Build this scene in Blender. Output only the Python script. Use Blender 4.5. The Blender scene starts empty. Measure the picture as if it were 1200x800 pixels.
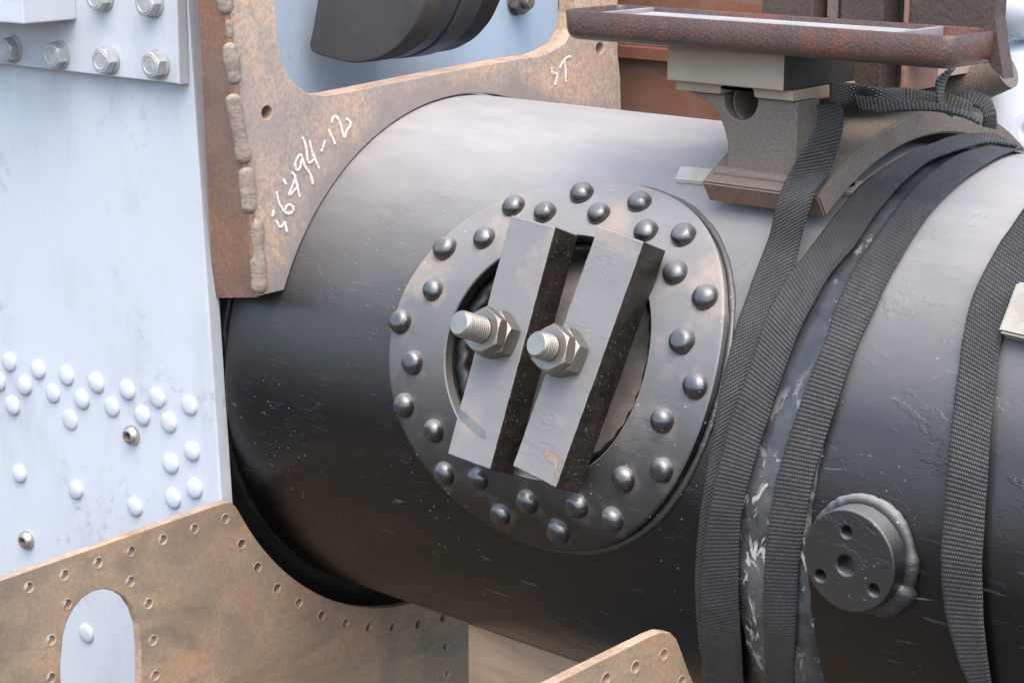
import bpy, bmesh, math, random
from mathutils import Vector, Matrix, Quaternion, noise
from math import sin, cos, pi, radians, degrees, atan2, sqrt, hypot

random.seed(7)
scene = bpy.context.scene
COL = scene.collection

# ------------------------------------------------------------------ camera
F_PX = 2319.2585
CAM = Vector((0.98870552, -1.37714037, 0.47846065))
RT = Vector((0.74470688, 0.66739169, 0.0))
DN = Vector((0.16084991, -0.17948385, -0.97052195))
FW = Vector((-0.64771828, 0.72275437, -0.24101275))
cam_data = bpy.data.cameras.new("camera")
cam_data.sensor_width = 36.0
cam_data.lens = F_PX * 36.0 / 1200.0
cam_data.clip_start = 0.05
cam_data.clip_end = 400.0
cam = bpy.data.objects.new("camera", cam_data)
COL.objects.link(cam)
rot = Matrix((RT, -DN, -FW)).transposed()
cam.matrix_world = Matrix.Translation(CAM) @ rot.to_4x4()
scene.camera = cam

# ------------------------------------------------------------------ light
SUN_DIR = Vector((0.34, -0.28, 0.89)).normalized()      # towards the sun
SUN_EL = math.asin(SUN_DIR.z)
SUN_ROT = atan2(SUN_DIR.x, SUN_DIR.y)
world = bpy.data.worlds.new("World")
scene.world = world
world.use_nodes = True
wnt = world.node_tree
wnt.nodes.clear()
wo = wnt.nodes.new("ShaderNodeOutputWorld")
wb = wnt.nodes.new("ShaderNodeBackground")
ws = wnt.nodes.new("ShaderNodeTexSky")
ws.sky_type = 'NISHITA'
ws.sun_disc = False
ws.sun_elevation = SUN_EL
ws.sun_rotation = SUN_ROT
ws.air_density = 1.0
ws.dust_density = 3.6
ws.ozone_density = 0.85
wb.inputs["Strength"].default_value = 0.15
wnt.links.new(ws.outputs[0], wb.inputs[0])
wnt.links.new(wb.outputs[0], wo.inputs[0])

sun_data = bpy.data.lights.new("sun", 'SUN')
sun_data.energy = 0.8
sun_data.angle = radians(75)
sun_data.color = (1.0, 0.965, 0.92)
sun = bpy.data.objects.new("sun", sun_data)
COL.objects.link(sun)
sun.rotation_euler = SUN_DIR.to_track_quat('Z', 'Y').to_euler()

scene.view_settings.view_transform = 'Standard'
scene.view_settings.look = 'None'
scene.view_settings.exposure = 1.75
scene.view_settings.gamma = 1.0
scene.render.engine = 'CYCLES'

# ------------------------------------------------------------------ geometry from the surveyed view
def ray(x, y):
    return RT * ((x - 600) / F_PX) + DN * ((y - 400) / F_PX) + FW
def pl(x, y, ax, val):
    d = ray(x, y)
    return CAM + d * ((val - CAM[ax]) / d[ax])
def pln(x, y, n, dd):
    r = ray(x, y)
    return CAM + r * ((dd - CAM.dot(n)) / r.dot(n))
def cyl(x, y, R=.25):
    d = ray(x, y)
    A = d.y * d.y + d.z * d.z
    B = CAM.y * d.y + CAM.z * d.z
    c = CAM.y ** 2 + CAM.z ** 2 - R * R
    D = max(B * B - A * c, 0)
    return CAM + d * ((-B - sqrt(D)) / A)
def xt(x, y, R=.25):
    p = cyl(x, y, R)
    return p.x, degrees(atan2(-p.y, p.z))
def rad(t):
    a = radians(t)
    return Vector((0, -sin(a), cos(a)))
def onc(x, t, R):
    return Vector((x, 0, 0)) + rad(t) * R

# ------------------------------------------------------------------ material toolkit
class NT:
    def __init__(s, name):
        s.m = bpy.data.materials.new(name)
        s.m.use_nodes = True
        s.t = s.m.node_tree
        s.t.nodes.clear()
        s.out = s.t.nodes.new("ShaderNodeOutputMaterial")
        s.b = s.t.nodes.new("ShaderNodeBsdfPrincipled")
        s.t.links.new(s.b.outputs[0], s.out.inputs[0])
        tc = s.t.nodes.new("ShaderNodeTexCoord")
        s.obj = tc.outputs["Object"]
        s.uv = tc.outputs["UV"]
    def put(s, inp, v):
        if hasattr(v, "is_output"):
            s.t.links.new(v, inp)
        elif isinstance(v, (tuple, list)) and len(v) == 3 and inp.type == 'RGBA':
            inp.default_value = (*v, 1)
        else:
            inp.default_value = v
    def map(s, scale=(1, 1, 1), rot=(0, 0, 0), loc=(0, 0, 0), src=None):
        n = s.t.nodes.new("ShaderNodeMapping")
        s.t.links.new(src or s.obj, n.inputs[0])
        n.inputs["Scale"].default_value = scale
        n.inputs["Rotation"].default_value = rot
        n.inputs["Location"].default_value = loc
        return n.outputs[0]
    def noise(s, scale, detail=4, rough=.55, vec=None, dist=0., col=False):
        n = s.t.nodes.new("ShaderNodeTexNoise")
        s.t.links.new(vec or s.obj, n.inputs["Vector"])
        n.inputs["Scale"].default_value = scale
        n.inputs["Detail"].default_value = detail
        n.inputs["Roughness"].default_value = rough
        n.inputs["Distortion"].default_value = dist
        return n.outputs[1 if col else 0]
    def vor(s, scale, vec=None, feat='F1', out=0, rnd=1.):
        n = s.t.nodes.new("ShaderNodeTexVoronoi")
        n.feature = feat
        s.t.links.new(vec or s.obj, n.inputs["Vector"])
        n.inputs["Scale"].default_value = scale
        n.inputs["Randomness"].default_value = rnd
        return n.outputs[out]
    def ramp(s, v, *stops, interp='LINEAR'):
        n = s.t.nodes.new("ShaderNodeValToRGB")
        n.color_ramp.interpolation = interp
        e = n.color_ramp.elements
        while len(e) < len(stops):
            e.new(.5)
        for el, (p, c) in zip(e, stops):
            el.position = p
            el.color = (c, c, c, 1) if not isinstance(c, (tuple, list)) else (*c, 1)
        s.t.links.new(v, n.inputs[0])
        return n.outputs[0]
    def mix(s, f, a, b, mode='MIX'):
        n = s.t.nodes.new("ShaderNodeMix")
        n.data_type = 'RGBA'
        n.blend_type = mode
        s.put(n.inputs[0], f); s.put(n.inputs[6], a); s.put(n.inputs[7], b)
        return n.outputs[2]
    def math(s, op, a, b=0., c=None):
        n = s.t.nodes.new("ShaderNodeMath")
        n.operation = op
        s.put(n.inputs[0], a); s.put(n.inputs[1], b)
        if c is not None: s.put(n.inputs[2], c)
        return n.outputs[0]
    def sep(s, v):
        n = s.t.nodes.new("ShaderNodeSeparateXYZ")
        s.t.links.new(v, n.inputs[0])
        return n.outputs
    def comb(s, x, y, z):
        n = s.t.nodes.new("ShaderNodeCombineXYZ")
        s.put(n.inputs[0], x); s.put(n.inputs[1], y); s.put(n.inputs[2], z)
        return n.outputs[0]
    def geo(s, k="Normal"):
        return s.t.nodes.new("ShaderNodeNewGeometry").outputs[k]
    def rnd(s):
        return s.t.nodes.new("ShaderNodeObjectInfo").outputs["Random"]
    def bump(s, h, dist, strength=1., prev=None):
        n = s.t.nodes.new("ShaderNodeBump")
        n.inputs["Strength"].default_value = strength
        n.inputs["Distance"].default_value = dist
        s.t.links.new(h, n.inputs["Height"])
        if prev: s.t.links.new(prev, n.inputs["Normal"])
        return n.outputs[0]
    def done(s, col, rough=.5, metal=0., normal=None, spec=.5, coat=0.):
        s.put(s.b.inputs["Base Color"], col)
        s.put(s.b.inputs["Roughness"], rough)
        s.put(s.b.inputs["Metallic"], metal)
        s.put(s.b.inputs["Specular IOR Level"], spec)
        if coat: s.b.inputs["Coat Weight"].default_value = coat
        if normal is not None: s.put(s.b.inputs["Normal"], normal)
        return s.m

def black_paint(name, dust_sheen=.5, base=(.0022, .0021, .0023), rough=.36, flakes=1., brown=.5, specks=1., random_offset=False, tanny=.15, ior=1.9, dense=False, attr=None, up_stops=((.5, .0), (.68, .09), (.82, .45), (.96, 1.))):
    n = NT(name)
    vec = n.obj
    if random_offset:
        r = n.rnd()
        off = n.comb(n.math('MULTIPLY', r, 13.), n.math('MULTIPLY', r, 7.), n.math('MULTIPLY', r, 31.))
        a = n.t.nodes.new("ShaderNodeVectorMath"); a.operation = 'ADD'
        n.t.links.new(n.obj, a.inputs[0]); n.t.links.new(off, a.inputs[1])
        vec = a.outputs[0]
    big = n.noise(7, 5, .6, vec)
    mid = n.noise(46, 6, .62, n.map((.35, 1, 1), src=vec))
    fine = n.noise(420, 3, .6, vec)
    c = n.mix(n.ramp(big, (.42, 0), (.68, brown)), base, (.0055, .0030, .0022))
    # dusty film plus sky sheen painted lighter on upward faces
    up = n.sep(n.geo())[2]
    up_mask = n.ramp(n.math('MULTIPLY_ADD', up, .5, .5), *up_stops)
    d = n.math('MULTIPLY', n.ramp(mid, (.30, .84), (.66, 1.)), up_mask)
    d = n.math('MULTIPLY', d, dust_sheen)
    c = n.mix(d, c, (.35, .342, .338))
    tan = n.math('MULTIPLY', n.ramp(n.noise(15, 5, .6, vec), (.52, 0), (.75, tanny)), up_mask)
    c = n.mix(n.math('MULTIPLY', tan, dust_sheen), c, (.32, .25, .19))
    if attr:
        an = n.t.nodes.new("ShaderNodeAttribute"); an.attribute_name = attr
        ad = n.math('MULTIPLY', an.outputs["Fac"], n.ramp(n.noise(120, 5, .7, vec), (.3, .4), (.65, 1.)))
        c = n.mix(n.math('MULTIPLY', ad, n.math('MULTIPLY_ADD', up_mask, .55, .22)), c, (.27, .21, .165))
        d = n.math('MAXIMUM', d, n.math('MULTIPLY', ad, .7))
    # sprayed specks of pale dirt
    v = n.vor(330, vec)
    vc = n.sep(n.vor(330, vec, out=1))[0]
    sp = n.math('MULTIPLY', n.ramp(v, (.16, 1), (.26, 0)), n.math('GREATER_THAN', vc, .62 if dense else .955))
    if dense:
        sp = n.ramp(n.noise(430, 3, .7, vec), (.61, 0), (.70, .7))
        c = n.mix(n.ramp(n.noise(60, 5, .7, vec), (.4, 0), (.7, .8)), c, (.035, .025, .019))
    sp = n.math('MULTIPLY', sp, n.ramp(n.noise(9, 3, .6, vec), (.40 if dense else .47, 0), (.58, min(specks, 1.))))
    c = n.mix(sp, c, (.24, .235, .225) if dense else (.40, .39, .38))
    # drawn-out scuffs
    scv = n.map((22, 150, 150), (.2, .3, .1), src=vec)
    sc = n.ramp(n.noise(1.0, 5, .65, scv, .6), (.665, 0), (.70, 1))
    c = n.mix(n.math('MULTIPLY', sc, .35 * flakes), c, (.20, .195, .19))
    rg = n.math('ADD', n.math('MULTIPLY', mid, .20), rough - .10)
    rg = n.math('ADD', rg, n.math('MULTIPLY', d, .35))
    # lifted skin of paint
    fl = n.ramp(n.noise(16, 6, .62, n.map((.75, 1.4, 1.4), src=vec), .4), (.555, 0), (.575, 1))
    fl2 = n.ramp(n.noise(70, 4, .6, n.map((.6, 1.3, 1.3), src=vec), .8), (.60, 0), (.625, 1))
    fm = n.ramp(n.noise(5.2, 3, .5, vec), (.47, 0), (.56, 1))
    fl = n.math('MULTIPLY', fl, fm); fl2 = n.math('MULTIPLY', fl2, n.ramp(n.noise(8, 3, .5, vec), (.45, 0), (.55, 1)))
    hs = n.ramp(n.noise(1., 4, .6, n.map((30, 210, 160), (.35, .5, .45), src=vec), .3), (.66, 0), (.69, 1))
    c = n.mix(n.math('MULTIPLY', hs, .13 * flakes), c, (.16, .155, .15))
    h = n.math('ADD', n.math('MULTIPLY', fl, .0007 * flakes), n.math('MULTIPLY', fl2, .0003 * flakes))
    h = n.math('SUBTRACT', h, n.math('MULTIPLY', hs, .0002 * flakes))
    h = n.math('ADD', h, n.math('MULTIPLY', fine, .00018))
    h = n.math('ADD', h, n.math('MULTIPLY', mid, .0007))
    nb = n.bump(h, 1., .55)
    n.b.inputs['IOR'].default_value = ior
    return n.done(c, rg, 0, nb, .5)

def pale_paint(name, col=(.462, .495, .53), rough=.5, dirt=.25, yel=True):
    n = NT(name)
    a = n.noise(4, 5, .6)
    b = n.noise(60, 5, .65)
    c = n.mix(n.ramp(a, (.35, 0), (.7, .35)), col, tuple(x * .86 for x in col))
    st = n.ramp(n.noise(11, 8, .72, n.map((1, 1, .45))), (.50, 0), (.74, dirt * 2.2))
    c = n.mix(st, c, tuple(x * .62 for x in col))
    smg = n.math('MULTIPLY', n.ramp(n.noise(75, 6, .75), (.53, 0), (.68, .8)), n.ramp(n.noise(9, 3, .5), (.55, 0), (.66, 1)))
    c = n.mix(smg, c, (.25, .26, .28))
    scr = n.ramp(n.noise(1., 4, .6, n.map((9, 9, 160), (.2, .35, .1)), .5), (.69, 0), (.715, .35))
    c = n.mix(scr, c, (.30, .30, .31))
    chips = n.math('MULTIPLY', n.ramp(n.noise(130, 3, .6), (.70, 0), (.74, .8)), n.ramp(n.noise(5.5, 3, .5), (.52, 0), (.66, 1)))
    c = n.mix(chips, c, (.17, .17, .19))
    if yel:
        y = n.ramp(n.noise(2.6, 3, .5), (.62, 0), (.75, .28))
        c = n.mix(y, c, (.66, .63, .52))
    rs_ = n.math('MULTIPLY', n.ramp(n.noise(190, 4, .7), (.66, 0), (.72, .8)), n.ramp(n.noise(10, 3, .5), (.60, 0), (.70, 1)))
    c = n.mix(rs_, c, (.26, .15, .08))
    run = n.ramp(n.noise(1., 5, .6, n.map((26, 26, 5)), 1.2), (.60, 0), (.78, .16))
    c = n.mix(run, c, tuple(x * .70 for x in col))
    h = n.math('ADD', n.math('MULTIPLY', n.noise(520, 2), .0001), n.math('MULTIPLY', a, .0025))
    return n.done(c, n.math('ADD', n.math('MULTIPLY', b, .25), rough - .1), 0, n.bump(h, 1., .5), .45)

def rust_skin(name, stops, scale=9, rough=.72, bump=.0006, speck=.5, metal=0., det=5, cloud=.5, dark=(.17, .135, .115), stain=False):
    """mill scale and rust: three tones in blotches plus fine grain"""
    n = NT(name)
    a = n.noise(scale, det, .6, None, .8)
    c = n.ramp(a, *stops)
    g = n.noise(260, 4, .7)
    c = n.mix(n.ramp(g, (.38, speck), (.60, 0)), c, tuple(x * .45 for x in stops[0][1]))
    c = n.mix(n.ramp(g, (.58, 0), (.78, speck * .7)), c, (.50, .40, .33))
    big = n.noise(3.2, 4, .6)
    c = n.mix(n.ramp(big, (.42, 0), (.66, cloud)), c, dark)
    st = n.ramp(n.noise(1., 6, .65, n.map((5, 5, 16), (.5, .3, .2)), .8), (.52, 0), (.68, cloud))
    c = n.mix(st, c, dark)
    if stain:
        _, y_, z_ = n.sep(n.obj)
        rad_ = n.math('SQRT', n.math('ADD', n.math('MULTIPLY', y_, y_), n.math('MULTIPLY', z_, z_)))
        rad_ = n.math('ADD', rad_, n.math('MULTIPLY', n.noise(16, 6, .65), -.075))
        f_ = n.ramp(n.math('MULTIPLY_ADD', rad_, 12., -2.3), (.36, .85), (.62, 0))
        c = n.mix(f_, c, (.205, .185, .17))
    h = n.math('ADD', n.math('MULTIPLY', g, bump), n.math('MULTIPLY', a, bump * 2))
    return n.done(c, n.math('ADD', n.math('MULTIPLY', a, .25), rough - .12), metal, n.bump(h, 1., .6), .4)

def cast(name, c0, c1, rough=.5, bump=.0012, scale=300, spec=.5, red=None):
    n = NT(name)
    g = n.noise(scale, 3, .6)
    a = n.noise(14, 6, .65)
    c = n.mix(a, c0, c1)
    if red: c = n.mix(n.ramp(n.noise(22, 5, .6), (.5, 0), (.66, .75)), c, red)
    c = n.mix(n.ramp(g, (.35, .4), (.55, 0)), c, tuple(x * .5 for x in c0))
    h = n.math('ADD', n.math('MULTIPLY', g, bump), n.math('MULTIPLY', n.noise(60, 4), bump))
    return n.done(c, n.math('ADD', n.math('MULTIPLY', a, .3), rough - .15), 0, n.bump(h, 1., .8), spec)

def steel(name, col=(.46, .44, .41), rough=.36, metal=.85, streak=True):
    n = NT(name)
    a = n.noise(45, 6, .65)
    b = n.noise(1.0, 4, .6, n.map((900, 60, 60)))
    c = n.mix(n.ramp(a, (.35, 0), (.7, .6)), col, tuple(x * .55 for x in col))
    c = n.mix(n.ramp(n.noise(24, 5, .6), (.55, 0), (.75, .5)), c, (.33, .24, .17))
    h = n.math('ADD', n.math('MULTIPLY', b, .0001), n.math('MULTIPLY', a, .0004))
    return n.done(c, n.math('ADD', n.math('MULTIPLY', a, .3), rough - .12), metal, n.bump(h, 1., .5))

def plain(name, c0, c1, rough=.6, scale=30, bump=.0003, spec=.4, metal=0.):
    n = NT(name)
    a = n.noise(scale, 6, .65)
    c = n.mix(n.ramp(a, (.3, 0), (.7, 1)), c0, c1)
    return n.done(c, rough, metal, n.bump(n.math('ADD', n.math('MULTIPLY', n.noise(scale * 12, 3), bump), n.math('MULTIPLY', a, bump)), 1., .6), spec)

def webbing(name):
    n = NT(name)
    u, v, _ = n.sep(n.uv)
    P, Q = .0031, .0021
    vv = n.math('ADD', v, n.math('MULTIPLY', u, .10))
    vr = n.math('DIVIDE', vv, P)
    row = n.math('FLOOR', vr)
    fr = n.math('FRACT', vr)
    rib = n.math('SINE', n.math('MULTIPLY', fr, pi))
    ur = n.math('ADD', n.math('DIVIDE', u, Q), n.math('MULTIPLY', row, .5))
    uf = n.math('FRACT', ur)
    st = n.math('SINE', n.math('MULTIPLY', uf, pi))
    h = n.math('MULTIPLY', n.math('POWER', rib, .6), n.math('ADD', n.math('MULTIPLY', n.math('POWER', st, .7), .8), .2))
    fz = n.noise(40, 4, .6)
    c = n.mix(n.ramp(h, (.12, 0), (.85, 1)), (.0025, .0025, .0028), (.031, .031, .032))  # shade in the weave valleys and thread glints painted as colour
    c = n.mix(n.math('MULTIPLY', n.ramp(fz, (.45, 0), (.75, .5)), h), c, (.085, .08, .074))
    worn = n.math('MULTIPLY', n.ramp(n.noise(13, 5, .65), (.40, 0), (.72, .55)), n.math('MULTIPLY_ADD', h, .8, .2))
    c = n.mix(worn, c, (.070, .067, .062))
    rowv = n.t.nodes.new("ShaderNodeTexWhiteNoise"); rowv.noise_dimensions = '2D'
    n.t.links.new(n.comb(row, n.math('FLOOR', ur), 0.), rowv.inputs["Vector"])
    c = n.mix(n.math('MULTIPLY', rowv.outputs["Value"], .45), c, (.004, .004, .004))
    # selvedge stitching
    nb = n.bump(n.math('MULTIPLY', h, .0011), 1., .9)
    m = n.done(c, n.math('SUBTRACT', .62, n.math('MULTIPLY', h, .16)), 0, nb, .5)
    n.b.inputs["Sheen Weight"].default_value = .06
    return m

M = {}
M['shell'] = black_paint("black_boiler_paint", dust_sheen=.78, flakes=1., specks=.55, rough=.32, brown=.2, ior=1.52)
RING_BAR_STOPS = ((.42, .0), (.60, .25), (.75, .6), (.9, 1.))  # ring and bar fronts: dusty film plus painted sky sheen
M['ring'] = black_paint("black_ring_paint", dust_sheen=.62, flakes=.45, brown=.3, specks=1., base=(.0035,.0034,.0036), tanny=1.9, rough=.34, ior=1.62, attr='dirt', up_stops=RING_BAR_STOPS)
M['bar_face'] = black_paint("bar_dust_and_sky_grey", dust_sheen=.75, base=(.062, .058, .057), flakes=.5, rough=.42, specks=.3, tanny=2.4, brown=.2, ior=1.6, up_stops=RING_BAR_STOPS)  # dusty fronts, with sky reflection also put into the grey base
M['bar_side'] = black_paint("speckled_bar_side", dust_sheen=.2, flakes=.3, rough=.42, specks=1.6, ior=1.45, base=(.014,.0115,.0095), dense=True)
M['rivet'] = black_paint("black_rivet_paint", dust_sheen=.4, flakes=.2, rough=.27, brown=.5, base=(.014,.014,.0145), specks=.3, random_offset=True, tanny=.4)
M['dark_gap'] = plain("near_black", (.004, .004, .004), (.012, .011, .010), .36, 60)
M['band'] = black_paint("glossy_band_paint", dust_sheen=.35, flakes=1., rough=.22, brown=.2)
M['pale'] = pale_paint("pale_blue_grey_paint")
M['pale_rivet'] = pale_paint("pale_rivet_paint", (.465, .495, .53), .42, .2)
M['bluegrey'] = pale_paint("blue_grey_background_paint", (.38, .46, .55), .45, .2, False)
M['white'] = pale_paint("white_casting_paint", (.66, .70, .73), .5, .15, False)
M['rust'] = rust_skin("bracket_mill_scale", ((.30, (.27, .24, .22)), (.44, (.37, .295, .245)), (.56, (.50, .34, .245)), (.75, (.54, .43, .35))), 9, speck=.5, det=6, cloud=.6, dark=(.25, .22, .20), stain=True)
M['rust_side'] = rust_skin("bracket_rust_and_shade", ((.3, (.15, .09, .075)), (.5, (.25, .13, .08)), (.7, (.32, .16, .085))), 8, speck=.35)  # bracket rust coloured darker and redder to paint its less lit side
M['rust_dark'] = rust_skin("deep_red_rust", ((.3, (.10, .04, .022)), (.5, (.17, .06, .028)), (.72, (.23, .08, .032))), 7, .8, speck=.2)
M['copper'] = rust_skin("coppery_plate_skin", ((.30, (.225, .19, .15)), (.44, (.33, .255, .18)), (.55, (.42, .30, .20)), (.62, (.42, .265, .17)), (.78, (.41, .335, .245))), 7, .50, .0003, .3, .15, 6, .75, (.16, .145, .115))
M['copper2'] = rust_skin("tan_plate_skin", ((.3, (.52, .38, .25)), (.5, (.60, .42, .27)), (.7, (.58, .45, .31))), 6, .55, .0002, .1, .1)
M['edge_rust'] = rust_skin("cut_edge_rust", ((.30, (.27, .18, .12)), (.6, (.46, .33, .24))), 40, .6, speck=.3, cloud=.25)
M['weld'] = cast("weld_metal", (.165, .13, .105), (.31, .255, .21), .5, .0007, 260)
M['tray'] = cast("rusty_cast_tray", (.052, .034, .028), (.105, .064, .048), .36, .0010, 420, .5, (.15, .05, .028))
M['tray_in'] = plain("dull_zinc_grey", (.16, .16, .17), (.28, .27, .27), .5, 40)
M['machined'] = plain("machined_grey_steel", (.26, .205, .145), (.36, .295, .225), .6, 14)
M['bright_pad'] = plain("bare_steel_pad", (.25, .25, .25), (.36, .35, .34), .5, 30)
M['saddle'] = cast("cast_saddle_skin", (.115, .092, .076), (.175, .142, .115), .62, .0008, 420)
M['saddle_foot'] = cast("cast_foot_brown", (.14, .085, .055), (.22, .14, .09), .62, .0008, 350)
M['dark_steel'] = plain("dark_steel_and_shade", (.02, .019, .02), (.05, .043, .04), .5, 25)  # dark steel parts, also the painted shade on the packing block
M['brown_steel'] = cast("brown_rib_skin", (.04, .028, .023), (.085, .058, .045), .6, .0008, 260)
M['duct'] = plain("dark_brake_grey", (.050, .045, .045), (.085, .075, .072), .55, 14, .0003)
M['duct_band'] = plain("slate_band", (.05, .055, .065), (.07, .075, .085), .35, 20)
M['nut'] = steel("zinc_nut_steel", (.27, .245, .21), .42)
M['stud'] = steel("bare_stud_steel", (.34, .315, .275), .40)
M['cover'] = plain("dusty_cover", (.20, .165, .14), (.34, .29, .25), .8, 55, .0012)
_n = NT("white_paint_marker")
M['chalk'] = _n.done(_n.mix(_n.ramp(_n.noise(420, 5, .75), (.42, 0), (.58, 1)), (.42, .34, .28), (.76, .76, .74)), .75)
M['web'] = webbing("black_polyester_webbing")
M['pad'] = plain("cream_felt", (.24, .225, .19), (.33, .315, .275), .85, 40, .001)
M['shim'] = plain("zinc_shim", (.36, .34, .29), (.46, .44, .40), .6, 60)
M['shim2'] = plain("pinkish_shim", (.34, .27, .24), (.42, .36, .33), .6, 60)
M['ground'] = plain("yard_ground", (.04, .038, .036), (.065, .06, .056), .9, 3, .01)

# ------------------------------------------------------------------ object toolkit
def link(name, me, parent=None, mat=None):
    o = bpy.data.objects.new(name, me)
    COL.objects.link(o)
    if mat is not None and me is not None and len(me.materials) == 0:
        me.materials.append(mat)
    if parent is not None:
        o.parent = parent
        o.matrix_parent_inverse = parent_inv(parent)
    return o
WLOC = {}
def world_of(o):
    m = o.matrix_basis.copy()
    if o.parent:
        m = world_of(o.parent) @ o.matrix_parent_inverse @ m
    return m
def parent_inv(p):
    return world_of(p).inverted()
def thing(name, label, cat, loc, group=None):
    o = bpy.data.objects.new(name, None)
    o.empty_display_size = .02
    COL.objects.link(o)
    o.location = loc
    o["label"] = label; o["category"] = cat
    if group: o["group"] = group
    return o
def tag(o, label, cat, group=None):
    o["label"] = label; o["category"] = cat
    if group: o["group"] = group
    return o
def bm_mesh(name, bm, smooth=None):
    bmesh.ops.remove_doubles(bm, verts=bm.verts, dist=1e-7)
    bmesh.ops.recalc_face_normals(bm, faces=bm.faces)
    return fin(name, bm, smooth)
def fin(name, bm, smooth=None):
    if smooth is not None:
        for f in bm.faces: f.smooth = True
        bm.normal_update()
        for e in bm.edges:
            if len(e.link_faces) == 2 and e.calc_face_angle(0) > radians(smooth): e.smooth = False
    me = bpy.data.meshes.new(name)
    bm.to_mesh(me); bm.free()
    return me

def loft(bm, loops, closed=True, cap0=True, cap1=True, mi=0):
    rows = [[bm.verts.new(p) for p in L] for L in loops]
    n = len(rows[0])
    for a, b in zip(rows, rows[1:]):
        for i in range(n if closed else n - 1):
            j = (i + 1) % n
            bm.faces.new((a[i], a[j], b[j], b[i])).material_index = mi
    if cap0: bm.faces.new(rows[0][::-1]).material_index = mi
    if cap1: bm.faces.new(rows[-1]).material_index = mi
    return rows

def box(bm, lo, hi, bev=0.0, frame=None):
    """axis box, or in frame (o,U,V,W)"""
    vs = []
    b2 = bmesh.new()
    r = bmesh.ops.create_cube(b2, size=1)
    for v in b2.verts:
        v.co = Vector([lo[i] + (v.co[i] + .5) * (hi[i] - lo[i]) for i in range(3)])
    if bev: bmesh.ops.bevel(b2, geom=list(b2.edges), offset=bev, segments=2, affect='EDGES', profile=.6)
    if frame:
        o, U, V, W = frame
        for v in b2.verts: v.co = o + U * v.co.x + V * v.co.y + W * v.co.z
    t = bpy.data.meshes.new("tmp"); b2.to_mesh(t); b2.free()
    bm.from_mesh(t); bpy.data.meshes.remove(t)

def plate_mesh(name, outline, holes, t, o, U, V, bev=.0009, wob=0.):
    """flat plate with holes; front face through o spanned by U,V; grows backwards by t"""
    W = U.cross(V)
    cu = bpy.data.curves.new(name + "_c", 'CURVE')
    cu.dimensions = '2D'; cu.fill_mode = 'BOTH'
    cu.extrude = t / 2 - bev; cu.bevel_depth = bev; cu.bevel_resolution = 1; cu.offset = -bev
    for pts in [outline] + holes:
        sp = cu.splines.new('POLY')
        sp.points.add(len(pts) - 1)
        for p, q in zip(sp.points, pts): p.co = (q[0], q[1], 0, 1)
        sp.use_cyclic_u = True
    co = bpy.data.objects.new(name + "_c", cu)
    COL.objects.link(co)
    dg = bpy.context.evaluated_depsgraph_get()
    me = bpy.data.meshes.new_from_object(co.evaluated_get(dg))
    bpy.data.objects.remove(co); bpy.data.curves.remove(cu)
    me.name = name
    me.materials.clear()
    for v in me.vertices:
        c = v.co
        v.co = o + U * c.x + V * c.y + W * (c.z - t / 2)
    bm = bmesh.new(); bm.from_mesh(me)
    bmesh.ops.remove_doubles(bm, verts=bm.verts, dist=1e-6)
    bmesh.ops.recalc_face_normals(bm, faces=bm.faces)
    bm.to_mesh(me); bm.free()
    for p in me.polygons: p.use_smooth = False
    return me
def circ(u, v, r, n=28, wob=0.):
    return [(u + r * cos(2 * pi * i / n), v + r * sin(2 * pi * i / n)) for i in range(n)]
def round_poly(pts, r, seg=6):
    """round every corner of a polygon; r may be a list"""
    out = []
    n = len(pts)
    for i in range(n):
        p0, p, p1 = Vector(pts[i - 1]), Vector(pts[i]), Vector(pts[(i + 1) % n])
        rr = r[i] if isinstance(r, (list, tuple)) else r
        if rr <= 0: out.append(tuple(p)); continue
        a = (p0 - p).normalized(); b = (p1 - p).normalized()
        d = min(rr, (p0 - p).length * .45, (p1 - p).length * .45)
        A = p + a * d; B = p + b * d
        for k in range(seg + 1):
            t = k / seg
            out.append(tuple(A * (1 - t) ** 2 + p * 2 * t * (1 - t) + B * t * t))
    return out

def frame_of(n):
    n = n.normalized()
    u = n.cross(Vector((0, 0, 1)))
    if u.length < .05: u = n.cross(Vector((1, 0, 0)))
    u.normalize()
    return u, n.cross(u), n

def tube(bm, path, rf, seg=12, closed=False, flat=1.0, up=None, mi=0):
    """sweep a circle along path; rf(i,t,ang)->radius"""
    n = len(path)
    loops = []
    prev = None
    for i, p in enumerate(path):
        a = path[(i - 1) % n] if (closed or i > 0) else path[i]
        b = path[(i + 1) % n] if (closed or i < n - 1) else path[i]
        T = (b - a).normalized()
        if up is not None:
            upv = up[i] if isinstance(up, list) else up
            S = T.cross(upv).normalized(); Q = S.cross(T)
        else:
            if prev is None:
                S, Q, _ = frame_of(T)
            else:
                S = (prev - T * prev.dot(T)).normalized(); Q = T.cross(S)
            prev = S
        loops.append([p + (S * cos(2 * pi * k / seg) + Q * sin(2 * pi * k / seg) * flat) * rf(i, i / (n - 1), 2 * pi * k / seg) for k in range(seg)])
    if closed: loops.append(loops[0])
    loft(bm, loops, True, not closed, not closed, mi)

def lathe(bm, prof, o, n, seg=48, cap0=True, cap1=True, rfun=None, ph=0.):
    """prof: list of (r, h) along axis n from o"""
    U, V, W = frame_of(n)
    loops = []
    for r, h in prof:
        L = []
        for k in range(seg):
            a = 2 * pi * k / seg + ph
            rr = rfun(r, h, a - ph) if rfun else r
            L.append(o + W * h + (U * cos(a) + V * sin(a)) * rr)
        loops.append(L)
    loft(bm, loops, True, cap0, cap1)

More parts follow.
